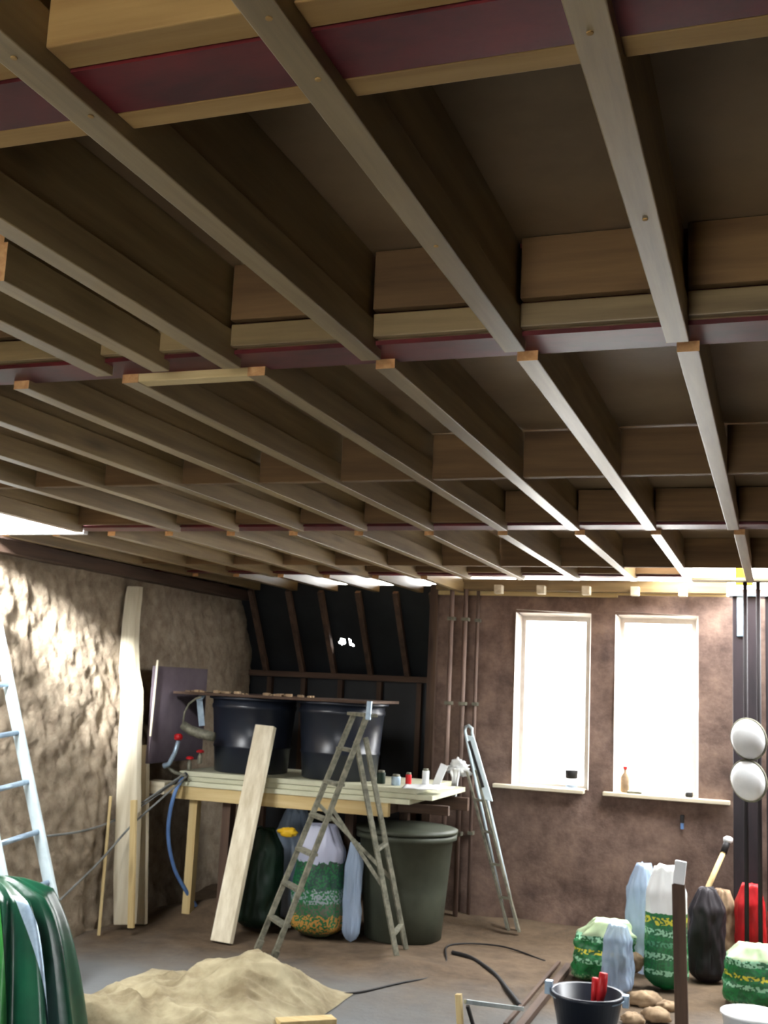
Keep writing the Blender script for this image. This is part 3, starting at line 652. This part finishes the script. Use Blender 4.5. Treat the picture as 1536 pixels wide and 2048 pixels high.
# ---- red bags in front of the column
sack('red_bag', -.165, 7.22, .19, .16, .52, 'redp', 'red plastic bag standing at the foot of the dark column', 'bag', .12, sd=3)
sack('red_bag', .03, 7.10, .20, .16, .50, 'redp', 'second red bag at the right frame edge behind the thin props', 'bag', .12, sd=5)
o = local(sack('printed_bag', -.115, 6.72-.2, .36, .26, .32, 'bagprint2', 'low green and yellow printed bag below the red bags', 'bag', .12, sd=6), (-.115, 6.52, 0))
# ---- white and green printed bag with companions
o = local(sack('printed_bag', -.60, 6.64, .25, .17, .66, 'bagprint', 'upright white bag with green printed panel and yellow lettering', 'bag', .07, sd=8, tie=False), (-.60, 6.64, 0))
sack('clear_bag', -.76, 6.92, .20, .16, .62, 'clearbag', 'translucent bluish plastic bag behind the white printed bag', 'bag', .22, sd=11, tie=True)
o = local(sack('crumpled_bag', -.975, 6.66, .36, .24, .34, 'bagprint2', 'slumped green and yellow plastic bag left of the white printed bag', 'bag', .3, sd=12, lean=.06), (-.975, 6.66, 0))
sack('clear_bag', -.84, 6.44, .17, .14, .36, 'clearbag', 'small milky clear bag slumped against the green and yellow bag', 'bag', .25, sd=14)
blob('stone_lump', (-.775, 6.64, .13), .055, 'stone', 'sandy lump between the slumped bag and the white printed bag', 'stone', (1, .8, 1), .25, zmin=.0)
sack('dark_sack', -.40, 6.95, .22, .2, .52, 'column', 'dark dusty sack right of the white printed bag behind the stake', 'sack', .25, sd=15, tie=True)
sack('brown_sack', -.33, 7.30, .18, .18, .46, 'stone', 'dull brown sack between the dark sack and the red bag', 'sack', .18, sd=16)
# ---- stake
t = thing('timber_stake', (-.47, 5.9, 0), 'brown timber stake with its daylit top coloured white, before the bags', 'stake')
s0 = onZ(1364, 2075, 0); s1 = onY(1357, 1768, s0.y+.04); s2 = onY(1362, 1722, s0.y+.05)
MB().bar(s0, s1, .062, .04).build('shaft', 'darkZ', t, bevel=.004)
MB().bar(s1, s2, .055, .04).build('lit_top', 'white', t, bevel=.004)  # top coloured white to stand in for daylight falling on it
# ---- long handle leaning
t = thing('long_handled_tool', (-.4, 7.3, 0), 'long handled tool leaning towards the dark column, white tip', 'tool')
h0 = onY(1385, 1850, 7.1); h1 = onY(1418, 1770, 7.2); h2 = onY(1447, 1705, 7.28); h3 = onY(1456, 1680, 7.32)
base = h0+(h0-h1).normalized()*.12
MB().tube([V(h0.x-.04, 7.05, .02), h0], .014, 10).build('lower_shaft', 'darkZ', t, smooth=True)
MB().tube([h0, h1, h2], [.013, .016, .015], 10).build('wooden_shaft', 'paleZ', t, smooth=True)
MB().tube([h2, h3], .02, 10).build('grip', 'black', t, smooth=True)
MB().lathe([(.014, -.02), (.028, -.01), (.028, .012), (.012, .022)], h3, 14).build('tip', 'white', t, smooth=True)
# ---- bucket
bx, by = -.86, 5.52
t = thing('black_bucket', (bx, by, 0), 'black bucket with wire handle and red tool at the bottom', 'bucket')
zf = 0.0; k = 40; rs = [(.115, zf), (.125, zf+.005), (.165, zf+.2), (.176, zf+.202), (.176, zf+.218), (.158, zf+.216), (.12, zf+.03), (.0, zf+.03)]
MB().lathe(rs[:-1]+[(.001, zf+.03)], (bx, by, 0), 40).build('pail', 'blackplastic', t, smooth=True)
P = [V(bx+.178*math.cos(a), by-.04*math.sin(a)*1-.10*math.sin(a), .205+.06*math.sin(a)*-.3) for a in [math.pi*i/14 for i in range(15)]]
MB().tube(P, .004, 6).build('wire_handle', 'galv', t, smooth=True)
MB().box(bx-.20, bx-.165, by-.02, by+.02, .185, .245).build('lug', 'galv', t, bevel=.004); MB().box(bx+.165, bx+.195, by-.02, by+.02, .17, .225).build('lug', 'galv', t, bevel=.004)
t = thing('red_trowel', (bx+.05, by, .04), 'red handled tool standing in the black bucket', 'tool')
MB().bar(V(bx+.045, by+.02, .035), V(bx+.055, by+.03, .17), .05, .008).build('blade', 'dirtyalu', t)
MB().tube([V(bx+.055, by+.03, .17), V(bx+.062, by+.035, .22), V(bx+.07, by+.04, .30)], [.016, .024, .020], 10).build('grip', 'redp', t, smooth=True)
MB().tube([V(bx+.02, by+.05, .12), V(bx+.03, by+.055, .27)], [.012, .017], 10).build('grip', 'redp', t, smooth=True)
# ---- rubble near the bucket
for k, (px, py, r, lab) in enumerate(((1290, 2010, .07, 'flat sandy stone right of the black bucket'), (1312, 2040, .06, 'rounded sandy stone at the bottom edge right of the bucket'), (1335, 2020, .045, 'small sandy stone touching the stake'), (1265, 2046, .05, 'sandy stone hidden against the bucket side'))):
    p = onZ(px, py, .0); blob('stone', (p.x, p.y, r*.35), r, 'stone', lab, 'stone', (1.2, 1, .6), .35, zmin=0, group='stones by the bucket', seg=12, sd=k)
# ---- white tub lower right
t = thing('white_bucket', (-.13, 5.75, 0), 'white tub cut by the lower right corner of the frame', 'bucket')
MB().lathe([(.11, 0), (.12, .004), (.145, .14), (.152, .142), (.152, .152), (.02, .156)], (-.12, 5.80, 0), 36).build('body', 'white', t, smooth=True)
# ---- small metal trestle, floor hoses
t = thing('metal_bracket', (-1.43, 5.38, 0), 'bent metal bar frame with a pale upright at the bottom', 'frame')
u0 = onZ(922, 2075, 0); u1 = onY(917, 1988, u0.y)
MB().bar(u0, u1, .028, .028).build('upright', 'paleZ', t, bevel=.002)
c1 = onY(930, 2003, u0.y+.02); c2 = onZ(1045, 2018, .06)
MB().bar(c1, c2, .02, .02).build('crossbar', 'alu', t, bevel=.002)
MB().bar(onY(935, 2012, u0.y), onZ(952, 2070, 0), .014, .014).build('brace', 'black', t)
cable('black_hose', [onZ(x, y, .014) for x, y in ((905, 1905), (940, 1915), (985, 1945), (1015, 1980), (1040, 2012))], .014, 'black', 'short black hose curving over the floor behind the metal frame', 'hose')
cable('black_cable', [onZ(x, y, .008) for x, y in ((650, 1990), (720, 1984), (800, 1966), (870, 1952), (892, 1925), (900, 1890), (1000, 1892), (1090, 1922))], .006, 'black', 'thin black cable snaking over the floor in front of the stepladder')
leaner('floor_pole', 'long dusty pole lying on the floor left of the black bucket', 'pole', onZ(1036, 2060, .02), onZ(1138, 1932, .02), .04, .035, 'darkY', (1, 0, 0))
leaner('floor_pole', 'thinner pole lying beside the dusty pole, its left neighbour', 'pole', onZ(1010, 2050, .012), onZ(1118, 1925, .012), .02, .02, 'darkY', (1, 0, 0))
# ---- window sill things
p = onY(1142, 1575, 7.86); t = thing('sill_jar', (p.x, 7.86, .955), 'glass jar with dark top at the right of the left window sill', 'jar')
MB().lathe([(.036, .001), (.04, .006), (.04, .06), (.036, .066)], (p.x, 7.87, .955), 18).build('glass_body', 'clearbag', t, smooth=True)
MB().lathe([(.038, .066), (.044, .07), (.046, .12), (.04, .125)], (p.x, 7.87, .955), 18).build('dark_top', 'black', t, smooth=True)
p = onY(1250, 1580, 7.86); t = thing('sill_bottle', (p.x, 7.86, .955), 'reddish bottle at the left end of the right window sill', 'bottle')
MB().lathe([(.026, .001), (.03, .006), (.03, .10), (.012, .13), (.012, .155)], (p.x, 7.87, .955), 16).build('bottle_body', 'stone', t, smooth=True)
MB().lathe([(.014, .155), (.015, .158), (.015, .172), (.012, .174)], (p.x, 7.87, .955), 16).build('cap', 'redp', t, smooth=True)
o = MB().box(p.x+.02, p.x+.12, 7.80, 7.85, .955, .972).build('sponge', 'dirtyalu', bevel=.004); tag(o, 'flat grey sponge on the right window sill near the bottle', 'sponge')
p = onY(1378, 1585, 7.86); o = MB().lathe([(.022, 0), (.026, .004), (.026, .03), (.02, .034)], (p.x, 7.86, .955), 14).build('small_tin_or_lid', 'black', smooth=True); tag(o, 'small flat black lid at the right end of the right window sill', 'tin')  # this one is a loose lid, built as a shallow drum
p = onY(1364, 1640, 7.80); t = thing('wall_hook', (p.x, 7.83, p.z), 'small dark hook with blue tape on the wall under the windows', 'hook')
MB().box(p.x-.012, p.x+.012, 7.80, 7.845, p.z-.02, p.z+.03).build('hook_body', 'black', t, bevel=.003); MB().box(p.x-.01, p.x+.01, 7.805, 7.84, p.z-.06, p.z-.021).build('tape', 'bluehose', t)
